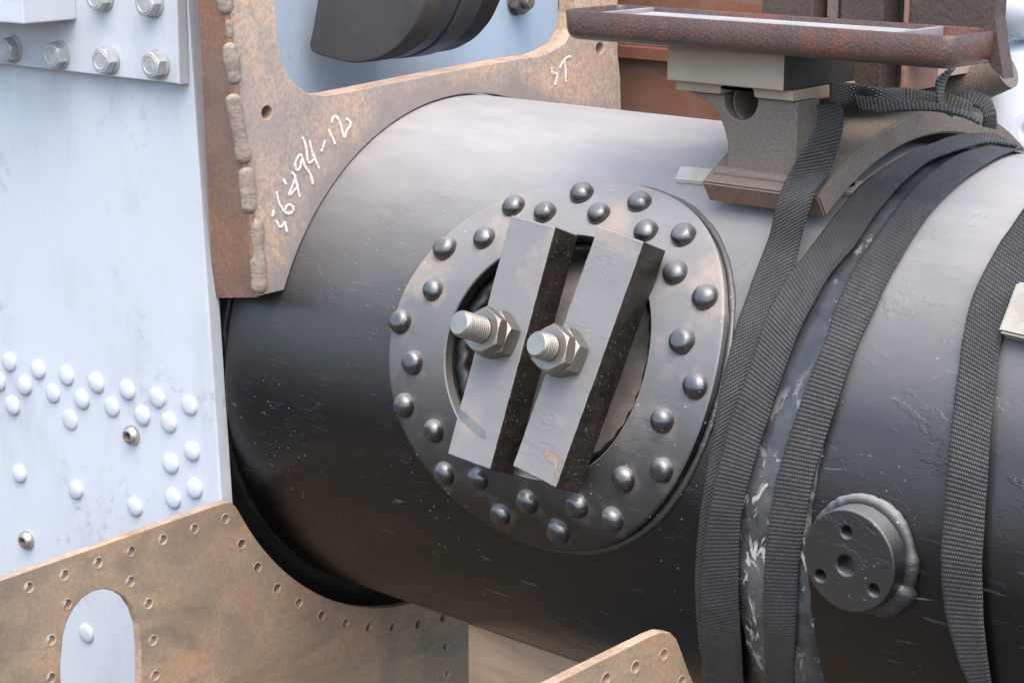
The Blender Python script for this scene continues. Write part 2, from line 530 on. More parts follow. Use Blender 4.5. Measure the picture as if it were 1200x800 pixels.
def hexnut(bm, o, n, inr, h, ph=0., base_ch=True, bore=None):
    """hexagon with the curved chamfers of a real nut"""
    def rf(lim, hh, a):
        k = (a % (pi / 3)) - pi / 6
        return min(inr / cos(k), lim)
    big = inr * 1.2
    prof = []
    steps = 5
    for i in range(steps + 1):
        t = i / steps
        if base_ch: prof.append((inr * (.97 + .2 * t), h * .14 * t))
        elif i == 0: prof.append((big, 0))
    for i in range(steps + 1):
        t = 1 - i / steps
        prof.append((inr * (.97 + .2 * t), h * (1 - .14 * t)))
    lathe(bm, prof, o, n, 72, True, True, rf, ph)

def dome_mesh(name, r, h, mat, flat=.0, skirt=0.0006, seg=28, rings=9, seed=0, rough=0., halo=None):
    """rivet head seated at z=0, +z outwards"""
    bm = bmesh.new()
    prof = [(r * 1.004, -.001), (r * 1.004, skirt * .3), (r, skirt)]
    for i in range(1, rings):
        t = i / rings * pi / 2
        prof.append((r * cos(t) ** .85, skirt + h * sin(t) * (1 - flat * .0)))
    prof.append((r * .04, skirt + h))
    lathe(bm, prof, Vector((0, 0, 0)), Vector((0, 0, 1)), seg)
    if rough:
        for v in bm.verts:
            d = Vector((seed * 3.1, seed * 1.7, 0))
            v.co += Vector((v.co.x, v.co.y, v.co.z * .6)) * (rough * noise.noise(v.co * 130 + d)) 
            if rough > .07 and v.co.z > h * .93: v.co.z = h * .93 + (v.co.z - h * .93) * .4
    if halo:
        n0 = len(bm.faces)
        bm.faces.ensure_lookup_table()
        loops = []
        for k, (q, z) in enumerate(((.96, .0009), (1.08, .0007), (1.22, .0004), (1.42, -.0004))):
            loops.append([Vector((cos(2 * pi * i / 32), sin(2 * pi * i / 32), 0)) * (r * (q + k * .07 * noise.noise(Vector((cos(2 * pi * i / 32) * 1.6, sin(2 * pi * i / 32) * 1.6, seed * 2.3))))) + Vector((0, 0, z)) for i in range(32)])
        loft(bm, loops, True, False, False, 1)
    me = bm_mesh(name, bm, 50)
    me.materials.append(mat)
    if halo: me.materials.append(halo)
    return me
def place(o, p, n, roll=0., parent=None):
    q = n.to_track_quat('Z', 'Y')
    m = Matrix.Translation(p) @ q.to_matrix().to_4x4() @ Matrix.Rotation(roll, 4, 'Z')
    if parent is not None:
        o.parent = parent
        o.matrix_parent_inverse = parent_inv(parent)
    o.matrix_basis = m
    return o

X, Y, Z = Vector((1, 0, 0)), Vector((0, 1, 0)), Vector((0, 0, 1))
R0 = .25

# ================================================================== SETTING
bm = bmesh.new()
g = [bm.verts.new((x, y, -1.05)) for x, y in ((-120, -120), (120, -120), (120, 120), (-120, 120))]
bm.faces.new(g)
ground = link("ground", fin("ground", bm), None, M['ground'])
ground["kind"] = "structure"

# ================================================================== BOILER
MT = 68.1                                  # direction of the manhole round the barrel
MN = rad(MT)
ME_ = Vector((0, -cos(radians(MT)), -sin(radians(MT))))   # round the barrel, downwards
boiler = thing("boiler_barrel", "big black cylindrical boiler barrel with a riveted manhole ring, lying across the photo", "boiler", (0, 0, -.25))

def sw(s, w, R):                            # surface coordinates around the manhole centre
    return onc(s, MT + degrees(w / .25), R)

PS, PW = .20, .205                          # patch half sizes
def shell_x(x0, x1, w0, w1, nx, nw, bm, prof=None):
    rows = []
    for i in range(nx + 1):
        x = x0 + (x1 - x0) * i / nx
        rows.append([bm.verts.new(sw(x, w0 + (w1 - w0) * j / nw, R0)) for j in range(nw + 1)])
    for a, b in zip(rows, rows[1:]):
        for j in range(nw):
            bm.faces.new((a[j], b[j], b[j + 1], a[j + 1]))
bm = bmesh.new()
HC = 2 * pi * .25
NWP = 64                                     # subdivisions on the patch side
dw = 2 * PW / NWP
NREST = int(round((HC - 2 * PW) / dw))
# left and right of the patch: full turns
XL, XR = -.372, 1.35
for (x0, x1, nx) in ((XL, -PS, 20), (PS, XR, 60)):
    shell_x(x0, x1, -PW, PW, nx, NWP, bm)
    shell_x(x0, x1, PW, HC - PW, nx, NREST, bm)
shell_x(-PS, PS, PW, HC - PW, 60, NREST, bm)
# polar patch with the hole
NX = 60
edge = []
for i in range(NX): edge.append((-PS + 2 * PS * i / NX, -PW))
for i in range(NWP): edge.append((PS, -PW + dw * i))
for i in range(NX): edge.append((PS - 2 * PS * i / NX, PW))
for i in range(NWP): edge.append((-PS, PW - dw * i))
RI = .1015
rows = []
NT_ = 26
for k in range(NT_ + 1):
    t = k / NT_
    L = []
    for (s, w) in edge:
        l = hypot(s, w)
        s0, w0 = s / l * RI, w / l * RI
        L.append(bm.verts.new(sw(s0 + (s - s0) * t, w0 + (w - w0) * t, R0)))
    rows.append(L)
wall = []
for (s, w) in edge:
    l = hypot(s, w)
    wall.append(bm.verts.new(sw(s / l * RI, w / l * RI, R0) - MN * .014))
n = len(edge)
for a, b in zip([wall] + rows, rows):
    for i in range(n):
        j = (i + 1) % n
        bm.faces.new((a[i], b[i], b[j], a[j]))
# rounded-in end of the barrel
prof = [(-.372, .25), (-.3745, .2494), (-.3765, .2477), (-.3775, .244), (-.378, .235)]
NS = 200
rr = []
for (x, r) in prof:
    rr.append([bm.verts.new(onc(x, 360 * i / NS, r)) for i in range(NS)])
for a, b in zip(rr, rr[1:]):
    for i in range(NS):
        bm.faces.new((a[i], a[(i + 1) % NS], b[(i + 1) % NS], b[i]))
bmesh.ops.remove_doubles(bm, verts=bm.verts, dist=1e-6)
bmesh.ops.recalc_face_normals(bm, faces=bm.faces)
shell = link("shell", fin("shell", bm, 40), boiler, M['shell'])

# flange of the end plate behind the barrel's rounded end
bm = bmesh.new()
lathe(bm, [(.235, -.002), (.2475, 0), (.2510, -.002), (.2535, -.006), (.257, -.010), (.263, -.0135), (.273, -.016), (.29, -.0175), (.315, -.018), (.315, -.030), (.235, -.030)], Vector((-.3775, 0, 0)), X, 180, False, False)
for v_ in bm.verts:
    v_.co.y = max(v_.co.y, -.2455)
    rr_ = hypot(v_.co.y, v_.co.z)
    if v_.co.z > .0 and rr_ > .2515:
        k_ = (.2515 + (rr_ - .2515) * max(0, 1 - v_.co.z / .06)) / rr_
        v_.co.y *= k_; v_.co.z *= k_
link("end_flange", bm_mesh("end_flange", bm, 40), boiler, M['dark_gap'])

# butt band between the two rightmost webbing straps
bm = bmesh.new()
loops = []
for x, r in ((.196, .2499), (.198, .2512), (.206, .2516), (.252, .2516), (.260, .2512), (.262, .2499)):
    loops.append([onc(x + .0008 * sin(k * .31) + .0006 * sin(k * 1.7), 360 * k / 220, r) for k in range(220)])
loft(bm, loops, True, False, False)
nt = NT("flaked_band_paint")
a = nt.noise(75, 7, .7, nt.map((.8, .45, .45)), .9)
patch = nt.ramp(nt.noise(4.6, 3, .5, nt.map((1, 1, 1), loc=(.4, .2, .65))), (.50, 0), (.60, 1))
fl = nt.math('MULTIPLY', nt.ramp(a, (.56, 0), (.59, 1)), patch)
fl2 = nt.ramp(nt.noise(95, 4, .6), (.70, 0), (.73, 1))
flk = nt.math('MAXIMUM', fl, nt.math('MULTIPLY', fl2, .8))
c = nt.mix(nt.ramp(nt.noise(20, 4), (.3, 0), (.7, 1)), (.014, .015, .017), (.035, .038, .043))
sm = nt.math('MULTIPLY', nt.ramp(nt.noise(26, 6, .7), (.40, 0), (.68, .8)), nt.math('MULTIPLY_ADD', patch, .6, .4))
c = nt.mix(sm, c, (.125, .127, .13))
c = nt.mix(flk, c, (.40, .39, .37))
hh = nt.math('ADD', nt.math('MULTIPLY', flk, .0008), nt.math('MULTIPLY', nt.noise(60, 5), .0012))
M['flaked'] = nt.done(c, nt.math('ADD', .24, nt.math('MULTIPLY', flk, .4)), 0, nt.bump(hh, 1., .7))
link("butt_band", bm_mesh("butt_band", bm, 40), boiler, M['flaked'])

RIV = [(600,239),(637,247),(680,224),(700,248),(748,234),(755,268),(799,273),(789,317),(824,346),(797,398),(812,451),(774,492),(773,551),(728,562),
       (715,609),(673,593),(651,624),(615,589),(584,604),(557,562),(518,556),(506,505),(471,475),(481,424),(467,376),(505,338),(519,289),(565,277)]
# manhole ring, bent to the barrel
RIN, ROUT, TH = .1015, .1655, .0072
WIN, WOUT = .965, .948
def ringp(r, a, R):
    q = (r - RIN) / (ROUT - RIN)
    return sw(r * cos(a), r * sin(a) * (WIN + (WOUT - WIN) * q), R)
bm = bmesh.new()
prof = [(RIN, -.002), (RIN, TH - .001), (RIN + .001, TH), (RIN + .02, TH), (RIN + .045, TH), (ROUT - .0015, TH), (ROUT, TH - .0015), (ROUT, -.002)]
NS = 160
RIVP = [xt(px, py, R0 + TH + .004) for px, py in RIV]
RSW = [(x, radians(t - MT) * R0) for x, t in RIVP]
NS = 420
prof = [(RIN, -.002), (RIN, TH - .001), (RIN + .001, TH)] + [(RIN + .001 + (ROUT - .0025 - RIN) * q / 30, TH) for q in range(1, 31)] + [(ROUT - .0004, TH - .0004), (ROUT, TH - .0015), (ROUT, -.002)]
loops = [[ringp(r, 2 * pi * k / NS, R0 + h) for k in range(NS)] for r, h in prof]
loft(bm, loops, True, False, False)
me = bm_mesh("manhole_ring", bm, 40)
at = me.attributes.new("dirt", 'FLOAT', 'POINT')
for v in me.vertices:
    t_ = degrees(atan2(-v.co.y, v.co.z)); s_, w_ = v.co.x, radians(t_ - MT) * R0
    dmin = 9
    for (a_, b_) in RSW:
        d_ = hypot(s_ - a_ - .001, w_ - b_ - .001)
        ang_ = atan2(w_ - b_, s_ - a_)
        d_ *= 1 + .45 * noise.noise(Vector((cos(ang_) * 1.5 + a_ * 50, sin(ang_) * 1.5 + b_ * 50, 0)))
        dmin = min(dmin, d_)
    q_ = max(0, min(1, (.0165 - dmin) / .0075))
    at.data[v.index].value = q_ * q_ * (3 - 2 * q_) * (.55 + .6 * noise.noise(v.co * 45))
ring = link("manhole_ring", me, boiler, M['ring'])
# bead of dirt and weld round the ring
bm = bmesh.new()
path = [ringp(ROUT + .003, 2 * pi * k / 200, R0 + .0003) for k in range(200)]
ups = [Vector((0, p.y, p.z)).normalized() for p in path]
rs = [.0029 + .0012 * noise.noise(p * 40) + .0007 * noise.noise(p * 190) for p in path]
tube(bm, path, lambda i, t, a: rs[i % 200], 10, True, .75, ups)
M['bead'] = black_paint("grimy_bead", dust_sheen=.16, base=(.018, .013, .010), flakes=1., rough=.5, brown=1., specks=1.)
link("weld_bead", bm_mesh("weld_bead", bm, 60), boiler, M['bead'])

rvm = [dome_mesh("ring_rivet", .0102, .0090 - .0006 * (k % 3), M['rivet'], seed=k, rough=.04 + .012 * k) for k in range(5)]
first = None
for i, (px, py) in enumerate(RIV):
    x, t = xt(px, py, R0 + TH + .004)
    o = bpy.data.objects.new("rivet", rvm[0]) if first is None else first.copy()
    o.data = rvm[(i * 3 + i // 4) % 5]
    COL.objects.link(o)
    if first is None: first = o
    tl = Vector((random.uniform(-.05, .05), random.uniform(-.05, .05), random.uniform(-.05, .05)))
    place(o, onc(x, t, R0 + TH), (rad(t) + tl).normalized(), random.uniform(0, 6), ring)
    s = random.uniform(.95, 1.05)
    o.scale = (s, s * random.uniform(.97, 1.03), random.uniform(.92, 1.06))

# blind boss on the right
BH = .0215
bx, bt = xt(994, 657, R0 + BH)
BN = rad(bt); BC = onc(bx, bt, R0)
BU = X; BV = BN.cross(X)
if BU.cross(BV).dot(BN) < 0: BV = -BV
bo = BC + BN * BH
def bp(px, py):
    p = pln(px, py, BN, BN.dot(bo)) - bo
    return p.dot(BU), p.dot(BV)
BR = .0362
bholes = [circ(*bp(991, 662), .0072), circ(*bp(992, 623), .0043), circ(*bp(961, 674), .0043), circ(*bp(1024, 691), .0043)]
me = plate_mesh("boss", circ(0, 0, BR, 72), bholes, BH + .005, bo, BU, BV, .0012)
bm = bmesh.new(); bm.from_mesh(me)
lathe(bm, [(.030, 0), (.030, .0095)], BC, BN, 40)          # closes the bottom of the drillings
bm.to_mesh(me); bm.free()
M['boss'] = black_paint("black_boss_paint", dust_sheen=.30, flakes=.5, rough=.38, specks=1.)
boss = link("blind_boss", me, boiler, M['boss'])
bm = bmesh.new()
path = []
for k in range(90):
    a = 2 * pi * k / 90
    s, w = .0372 * cos(a), .0372 * sin(a)
    path.append(onc(bx + s, bt + degrees(w / R0), R0 + .002))
rs = [.0054 + .0016 * noise.noise(p * 75) + .0012 * noise.noise(p * 240) + (.004 if 5 < k < 18 else 0) for k, p in enumerate(path)]
tube(bm, path, lambda i, t, a: rs[i % 90], 10, True, .9, [Vector((0, p.y, p.z)).normalized() for p in path])
M['fillet'] = black_paint("boss_fillet_paint", dust_sheen=.5, base=(.022, .022, .024), flakes=.9, rough=.5, ior=1.6)
link("weld_fillet", bm_mesh("weld_fillet", bm, 60), boss, M['fillet'])

# ================================================================== MANHOLE COVER, STUDS, BARS, NUTS
cover = thing("manhole_cover", "dusty inner manhole cover seen behind the two clamping bars", "manhole cover", MN * .226)
bm = bmesh.new()
CN = MN
lathe(bm, [(.125, -.006), (.125, .006), (.122, .009), (.104, .009), (.098, .004), (.07, .005), (.03, .009), (.001, .009)], MN * .206, MN, 96, True, True)
link("cover_plate", bm_mesh("cover_plate", bm, 40), cover, M['cover'])
# packing rope lying round the joint
bm = bmesh.new()
U_, V_, _ = frame_of(MN)
path = [sw(.0965 * cos(2 * pi * k / 240), .0965 * sin(2 * pi * k / 240), R0 - .012) for k in range(240)]
tube(bm, path, lambda i, t, a: .0075 + .0007 * sin(i * .9 + a * 2), 12, True, 1., MN)
link("packing_rope", bm_mesh("packing_rope", bm, 60), cover, M['dark_gap'])

D0 = .280                                    # front plane of the bars
def on_bar(px, py, d=D0):
    return pln(px, py, MN, d)
bars = []
BAR = [([(599, 252), (651, 265.5), (574, 550), (524, 532)], "left steel clamping bar across the manhole, with a scooped lower corner", 1),
       ([(701, 264), (754.7, 283), (651, 571.6), (600.5, 546)], "right steel clamping bar across the manhole, with rust at its lower end", 2)]
for pts, lab, which in BAR:
    q = [on_bar(*p) for p in pts]
    uv = [(p.x, p.dot(-ME_)) for p in q]     # U = x, V = up round the barrel
    if which == 1:                            # scooped corner, bottom left
        tl, tr, br, bl = [Vector(p) for p in uv]
        e1 = (tl - bl).normalized(); e2 = (br - bl).normalized()
        sc = []
        uvp = [tuple(tl), tuple(tr), tuple(br), tuple(bl)]
    else:
        uvp = uv
    uvp = round_poly(uvp[::-1], .0012, 2)
    dense_ = []
    for i_ in range(len(uvp)):
        p_, q_ = Vector(uvp[i_]), Vector(uvp[(i_ + 1) % len(uvp)])
        m_ = max(1, int((q_ - p_).length / .004))
        for k_ in range(m_):
            w_ = p_.lerp(q_, k_ / m_)
            j_ = Vector((w_.x, w_.y, which)) * 140
            dense_.append((w_.x + .0005 * noise.noise(j_), w_.y + .0005 * noise.noise(j_ + X * 9)))
    uvp = dense_
    U, V = X, -ME_
    o = MN * D0
    if U.cross(V).dot(MN) < 0: uvp = [(a, b) for a, b in uvp]
    me = plate_mesh("clamping_bar", uvp, [], .030, o, U, V, .0010)
    me.materials.append(M['bar_face']); me.materials.append(M['bar_side'])
    for p in me.polygons:
        p.material_index = 0 if p.normal.dot(MN) > .6 else 1
    ob = link("clamping_bar", me, None)
    tag(ob, lab, "clamping bar", "bars clamping the manhole cover")
    bars.append(ob)
# worn scoop at the foot of the left bar: a flat crescent of darker grey on its face
bm = bmesh.new()
up_ = [(539, 479), (546, 484), (554, 491), (562, 498), (568, 505), (570, 512)]
lo_ = [(537, 488), (543, 494), (550, 501), (557, 507), (564, 512), (570, 515)]
g0 = [bm.verts.new(on_bar(x, y, D0 + .0003)) for x, y in up_]
g1 = [bm.verts.new(on_bar(x, y, D0 + .0003)) for x, y in lo_]
for j in range(5): bm.faces.new((g0[j], g0[j + 1], g1[j + 1], g1[j]))
sc_me = bm_mesh("worn_scoop", bm, 60)
M['chip'] = rust_skin("dull_rust_chip", ((.3, (.15, .125, .11)), (.5, (.24, .18, .14)), (.7, (.30, .20, .15))), 60, .6)
M['worn'] = plain("worn_scoop_grey", (.10, .10, .105), (.15, .15, .152), .42, 60)
link("worn_scoop", sc_me, bars[0], M['worn'])
# bare rusty chip at the foot of the right bar
bm = bmesh.new()
chip = [(637, 523), (646, 528), (654, 533), (660, 538), (657, 548), (653, 562), (651, 569), (646, 568), (650, 556), (649, 545), (641, 537), (636, 529)]
vs = [bm.verts.new(on_bar(x, y, D0 + .0003)) for x, y in chip]
bm.faces.new(vs)
link("rusty_chip", bm_mesh("rusty_chip", bm), bars[1], M['chip'])

STUD = [(-.0245, -.0035, .333, "left"), (.0455, -.001, .3215, "right")]
U_, V_, _ = frame_of(MN)
NUTG = "zinc nuts on the two manhole studs"
for sx, swp, tip, side in STUD:
    base = X * sx + ME_ * swp
    bm = bmesh.new()
    r = .0105
    prof = [(r * .9, .228), (r, .23), (r, .28)]
    h = .283
    while h < tip - .004:
        prof += [(r, h), (r * 1.0, h + .0005), (r * .84, h + .0013), (r * .84, h + .0016)]
        h += .0024
    prof += [(r * .97, tip - .0022), (r * .86, tip - .0003), (r * .82, tip)]
    lathe(bm, prof, base, MN, 40)
    link("stud", bm_mesh("stud", bm, 25), cover, M['stud'])
    for k, (h0, hh, inr, ph) in enumerate(((D0 + .0002, .0145, .0172, .35), (D0 + .0151, .0105, .0168, .62))):
        bm = bmesh.new()
        hexnut(bm, base + MN * h0, MN, inr, hh, ph)
        o = link("hex_nut", bm_mesh("hex_nut", bm, 22), None, M['nut'])
        tag(o, "%s zinc hexagon nut on the %s manhole stud, %s" % (("thick", "thin")[k], side, ("seated against its bar", "outermost, below the bare thread")[k]), "nut", NUTG)

# ================================================================== PALE RIVETED SIDE PLATE (left)
PN = Vector((.1045, -.9945, 0)).normalized()
PD = PN.dot(Vector((-.372, -.262, 0)))
PU = Vector((PN.y * -1, PN.x, 0)).normalized()
if PU.x < 0: PU = -PU
PV = Z
P0 = PN * PD
def sp(px, py, off=0.):
    p = pln(px, py, PN, PD + off) - PN * (PD + off)
    return p.dot(PU), p.z
side = thing("riveted_side_plate", "pale blue grey riveted steel plate standing at the left edge", "steel plate", pln(100, 700, PN, PD))
outl = [sp(216, -60), sp(220, 0), sp(259, 580), sp(268, 720), sp(272, 900), sp(-260, 760), sp(-260, -160)]
me = plate_mesh("plate", outl[::-1], [], .015, P0, PU, PV, .0012)
link("plate", me, side, M['pale'])
grm = [dome_mesh("side_rivet", .0098, .0042 - .0004 * k, M['pale_rivet'], skirt=.0012, seed=k + 9, rough=.04) for k in range(4)]
GR = [(10,424),(44,433),(77,440),(112,449),(148,457),(183,466),(221,475),(-2,447),(28,452),(61,461),(95,468),(130,477),(166,487),(197,495),
      (14,475),(81,492),(224,529),(199,543),(227,572),(202,584),(157,594),(88,574),(22,555),(100,742),(176,763)]
first = None
for (px, py) in GR:
    p = pln(px, py, PN, PD + .002)
    o = bpy.data.objects.new("rivet", grm[0]) if first is None else first.copy()
    o.data = grm[int(px * 7 + py) % 4]
    COL.objects.link(o)
    first = first or o
    place(o, p - PN * .002, (PN + Vector((random.uniform(-.04, .04), 0, random.uniform(-.04, .04)))).normalized(), random.uniform(0, 6), side)
    o.scale = (random.uniform(.95, 1.05), random.uniform(.95, 1.05), random.uniform(.85, 1.15))
# button-head socket bolts
M['bolt'] = steel("button_bolt_steel", (.50, .46, .40), .38)
for (px, py) in ((153, 510), (30, 633)):
    p = pln(px, py, PN, PD + .003)
    bm = bmesh.new()
    lathe(bm, [(.0095, -.001), (.0098, .001), (.0092, .004), (.0075, .0065), (.0052, .0078), (.0046, .0078), (.0042, .004), (.0005, .0035)], p - PN * .003, PN, 32)
    o = link("button_bolt", bm_mesh("button_bolt", bm, 35), side, M['bolt'])
    o["label"] = "bare steel socket bolt"
    bm = bmesh.new()
    hexnut(bm, p - PN * .003 + PN * .0036, PN, .0036, .0006)
    link("socket", bm_mesh("socket", bm, 30), o, M['dark_gap'])  # dark hexagon paints the shade down the socket
# bolted splice plate with hexagon bolts
spo = .013
outl = [sp(205, -60, spo), sp(210, 99, spo), sp(-200, 52, spo), sp(-200, -140, spo)]
me = plate_mesh("splice_plate", outl[::-1], [], .0125, P0 + PN * spo, PU, PV, .0012)
splice = link("splice_plate", me, side, M['pale'])
M['galv'] = plain("galvanised_grey", (.30, .315, .315), (.50, .51, .50), .42, 70, .0007, .5, .45)
for i, (px, py) in enumerate(((9, 58), (65, 65), (123, 71), (181, 76), (116, -3), (174, 4), (60, -12))):
    p = pln(px, py, PN, PD + spo + .006)
    bm = bmesh.new()
    b0 = p - PN * .0055
    hexnut(bm, b0, PN, .0105, .0115, .25 + .37 * i, False)
    lathe(bm, [(.0132, -.0005), (.0132, .0016), (.012, .002)], b0, PN, 36)
    rim = []
    lathe(bm, [(.0085, .0115), (.0083, .0120), (.0072, .0120), (.0068, .0116)], b0, PN, 30, True, True)
    link("hex_bolt", bm_mesh("hex_bolt", bm, 25), splice, M['galv'])
# lug block standing off the splice plate
a = pln(90, 23, PN, PD + spo)
ub, zb = (a - PN * (PD + spo)).dot(PU), a.z
bm = bmesh.new()
box(bm, (ub - .13, zb, 0), (ub, zb + .12, .062), .0015, (PN * (PD + spo), PU, PV, PN))
link("lug_block", bm_mesh("lug_block", bm), splice, M['pale'])

# ================================================================== RUSTY BRACKET ROUND THE BARREL
BX = -.31
def bx_(px, py):
    p = pl(px, py, 0, BX)
    return p.y, p.z
bracket = thing("rusty_bracket", "rust coloured welded bracket plate with chalked numbers, cut round the top of the barrel", "bracket", (BX, -.26, .097))
RB = .2515
out = [(bx_(303, 347)[0] + .0055, bx_(303, 347)[1])]
t0 = xt(337.5, 341, R0)[1]
for k in range(61):
    t = t0 + (-80 - t0) * k / 60
    p = rad(t) * RB
    out.append((p.y, p.z))
out += [(.262, .05), (.256, .16), bx_(728, 128), bx_(727, 90), bx_(724, 62), (.236, .31), (.236, .62), (bx_(262, 10)[0] - .024, .62), (bx_(262, 10)[0] + .0055, bx_(262, 10)[1])]
win = [bx_(*p) for p in ((322, 0), (325, 40), (330, 70), (337, 87), (347, 100), (360, 109), (380, 112), (400, 109), (450, 99), (520, 85), (600, 70), (630, 66), (645, 61), (662, 51), (670, 36), (674, 15))]
win = win + [(win[-1][0], .58), (win[0][0] - .008, .58)]
def ccw(p):
    s = sum(a[0] * b[1] - b[0] * a[1] for a, b in zip(p, p[1:] + p[:1]))
    return p if s > 0 else p[::-1]
holes = [win, circ(*bx_(313, 132), .0058), circ(*bx_(703, 57), .0060)]
me = plate_mesh("face_plate", ccw(out), holes, .022, Vector((BX, 0, 0)), Y, Z, .0010)
me.materials.append(M['rust']); me.materials.append(M['edge_rust'])
for p in me.polygons: p.material_index = 0 if abs(p.normal.x) > .8 else 1
link("face_plate", me, bracket)
# return plate welded on, running back behind the pale plate
s_top, s_bot = Vector((BX, *bx_(261, 0))), Vector((BX, *bx_(303, 348)))
s_top = s_bot + (s_top - s_bot) * 2.
s_top = s_top + Vector((.0002, -.001, 0)); s_bot = s_bot + Vector((.0002, -.001, 0))
l_bot = pl(250, 349, 0, -.385); l_top = l_bot + (s_top - s_bot); l_top.x = -.40
l_top.y = -.228
bm = bmesh.new()
nrm = (l_bot - s_bot).cross(s_top - s_bot).normalized()
if nrm.dot(CAM - s_bot) < 0: nrm = -nrm
q = [s_bot, l_bot, l_top, s_top]
inn = [p - nrm * .013 for p in q]
for k_ in (0, 3): inn[k_].x = BX - .006
loft(bm, [q, inn])
link("return_plate", bm_mesh("return_plate", bm), bracket, M['rust_side'])
# stitch welds down the corner
SE = [(261, -12), (263, 17)], [(265, 22), (268, 46)], [(266, 50), (274, 99)], [(270, 110), (285, 192)], [(286, 195), (291, 250)], [(297, 256), (303, 344)]
for (a, b) in SE:
    A = Vector((BX, *bx_(*a))); B = Vector((BX, *bx_(*b)))
    n = max(10, int((B - A).length / .0012))
    path = [A.lerp(B, i / n) + Vector((.0008, .0012, 0)) for i in range(n + 1)]
    thin = (a[1] in (22,))
    def rf(i, t, ang, n=n, path=path, thin=thin):
        e = min(1, sqrt(max(0.02, 1 - (1 - min(t, 1 - t) * n / 5) ** 2)) if min(t, 1 - t) * n < 5 else 1)
        r = .0066 if not thin else .004
        p = path[i]
        return e * (r + .0015 * noise.noise(p * 70) + .00010 * sin(i * 2.1 + 1.2 * noise.noise(p * 60) + 1.5 * cos(ang)) + .0006 * noise.noise(p * 260 + Vector((ang, 0, 0))))
    bm = bmesh.new()
    tube(bm, path, rf, 18, False, .55, Vector((.8, -.6, 0)))
    link("weld_bead", bm_mesh("weld_bead", bm, 60), bracket, M['weld'])
A = Vector((BX, *bx_(261, -12))); B = Vector((BX, *bx_(303, 346)))
path = [A.lerp(B, i / 160) + Vector((.0002, .0008, 0)) for i in range(161)]
bm = bmesh.new()
tube(bm, path, lambda i, t, a: .0034 + .0010 * noise.noise(path[i] * 55) + .0005 * noise.noise(path[i] * 200), 12, False, .30, Vector((.8, -.6, 0)))
link("weld_root", bm_mesh("weld_root", bm, 60), bracket, M['rust_side'])
# hand-painted marks
def strokes(name, polys, parent, r=.00145):
    bm = bmesh.new()
    for pts in polys:
        P = [Vector((BX + .0004, *bx_(*p))) for p in pts]
        # smooth the polyline
        Q = []
        for i in range(len(P) - 1):
            p0, p1, p2, p3 = P[max(i - 1, 0)], P[i], P[i + 1], P[min(i + 2, len(P) - 1)]
            for k in range(8):
                t = k / 8
                Q.append(.5 * ((2 * p1) + (p2 - p0) * t + (2 * p0 - 5 * p1 + 4 * p2 - p3) * t * t + (3 * p1 - p0 - 3 * p2 + p3) * t ** 3))
        Q.append(P[-1])
        wj = [1 + .25 * noise.noise(q * 300) for q in Q]
        tube(bm, Q, lambda i, t, a: r * wj[i], 8, False, .35, X)
    return link(name, bm_mesh(name, bm, 60), parent, M['chalk'])
def z1(*pts): return [(300 + x / 4.447, 110 + y / 4.447) for x, y in pts]
def z3(*pts): return [(500 + x / 4, y / 4) for x, y in pts]
strokes("painted_number", [
    z1((92, 605), (85, 640)),
    z1((108, 660), (112, 675), (120, 692)), z1((120, 692), (136, 690), (148, 670), (155, 695), (160, 722)),
    z1((107, 510), (112, 545), (130, 590), (155, 620), (178, 622), (192, 608), (190, 590), (176, 578), (160, 584), (152, 602)),
    z1((143, 445), (155, 472)), z1((185, 410), (203, 438), (172, 526), (214, 486)), z1((203, 438), (228, 535)),
    z1((240, 328), (226, 320), (210, 345), (203, 372), (212, 395), (228, 388), (240, 340), (252, 375), (282, 420), (295, 470)),
    z1((240, 228), (258, 268), (272, 355), (302, 342)), z1((278, 245), (296, 315), (328, 388)),
    z1((360, 243), (340, 302)), z1((378, 185), (410, 260)),
    z1((395, 152), (398, 130), (412, 118), (428, 135), (444, 175), (458, 226), (470, 195), (490, 168), (488, 145), (470, 130)),
], bracket)
strokes("painted_letters", [
    z3((585, 318), (588, 342), (604, 346), (612, 354), (606, 376), (600, 400)),
    z3((622, 320), (640, 288), (656, 272), (676, 267)), z3((646, 284), (651, 330), (651, 382)),
], bracket)

# ================================================================== BEHIND THE BRACKET WINDOW
QX = -.56
bgp = thing("blue_grey_panel", "flat blue grey painted panel seen through the bracket window", "steel panel", (QX, .1, .1))
bm = bmesh.new(); box(bm, (QX - .012, -.26, .02), (QX, .52, .95), .001)
link("panel", bm_mesh("panel", bm), bgp, M['bluegrey'])
for px, py in ((605, 2), (664, 4)):
    p = pl(px, py, 0, QX)
    bm = bmesh.new()
    lathe(bm, [(.016, -.001), (.016, .002), (.015, .003)], p, X, 36)
    hexnut(bm, p + X * .003, X, .0125, .011, .4, False)
    lathe(bm, [(.0075, .012), (.0075, .022), (.0065, .023)], p, X, 24)
    link("hex_bolt", bm_mesh("hex_bolt", bm, 25), bgp, M['nut'])

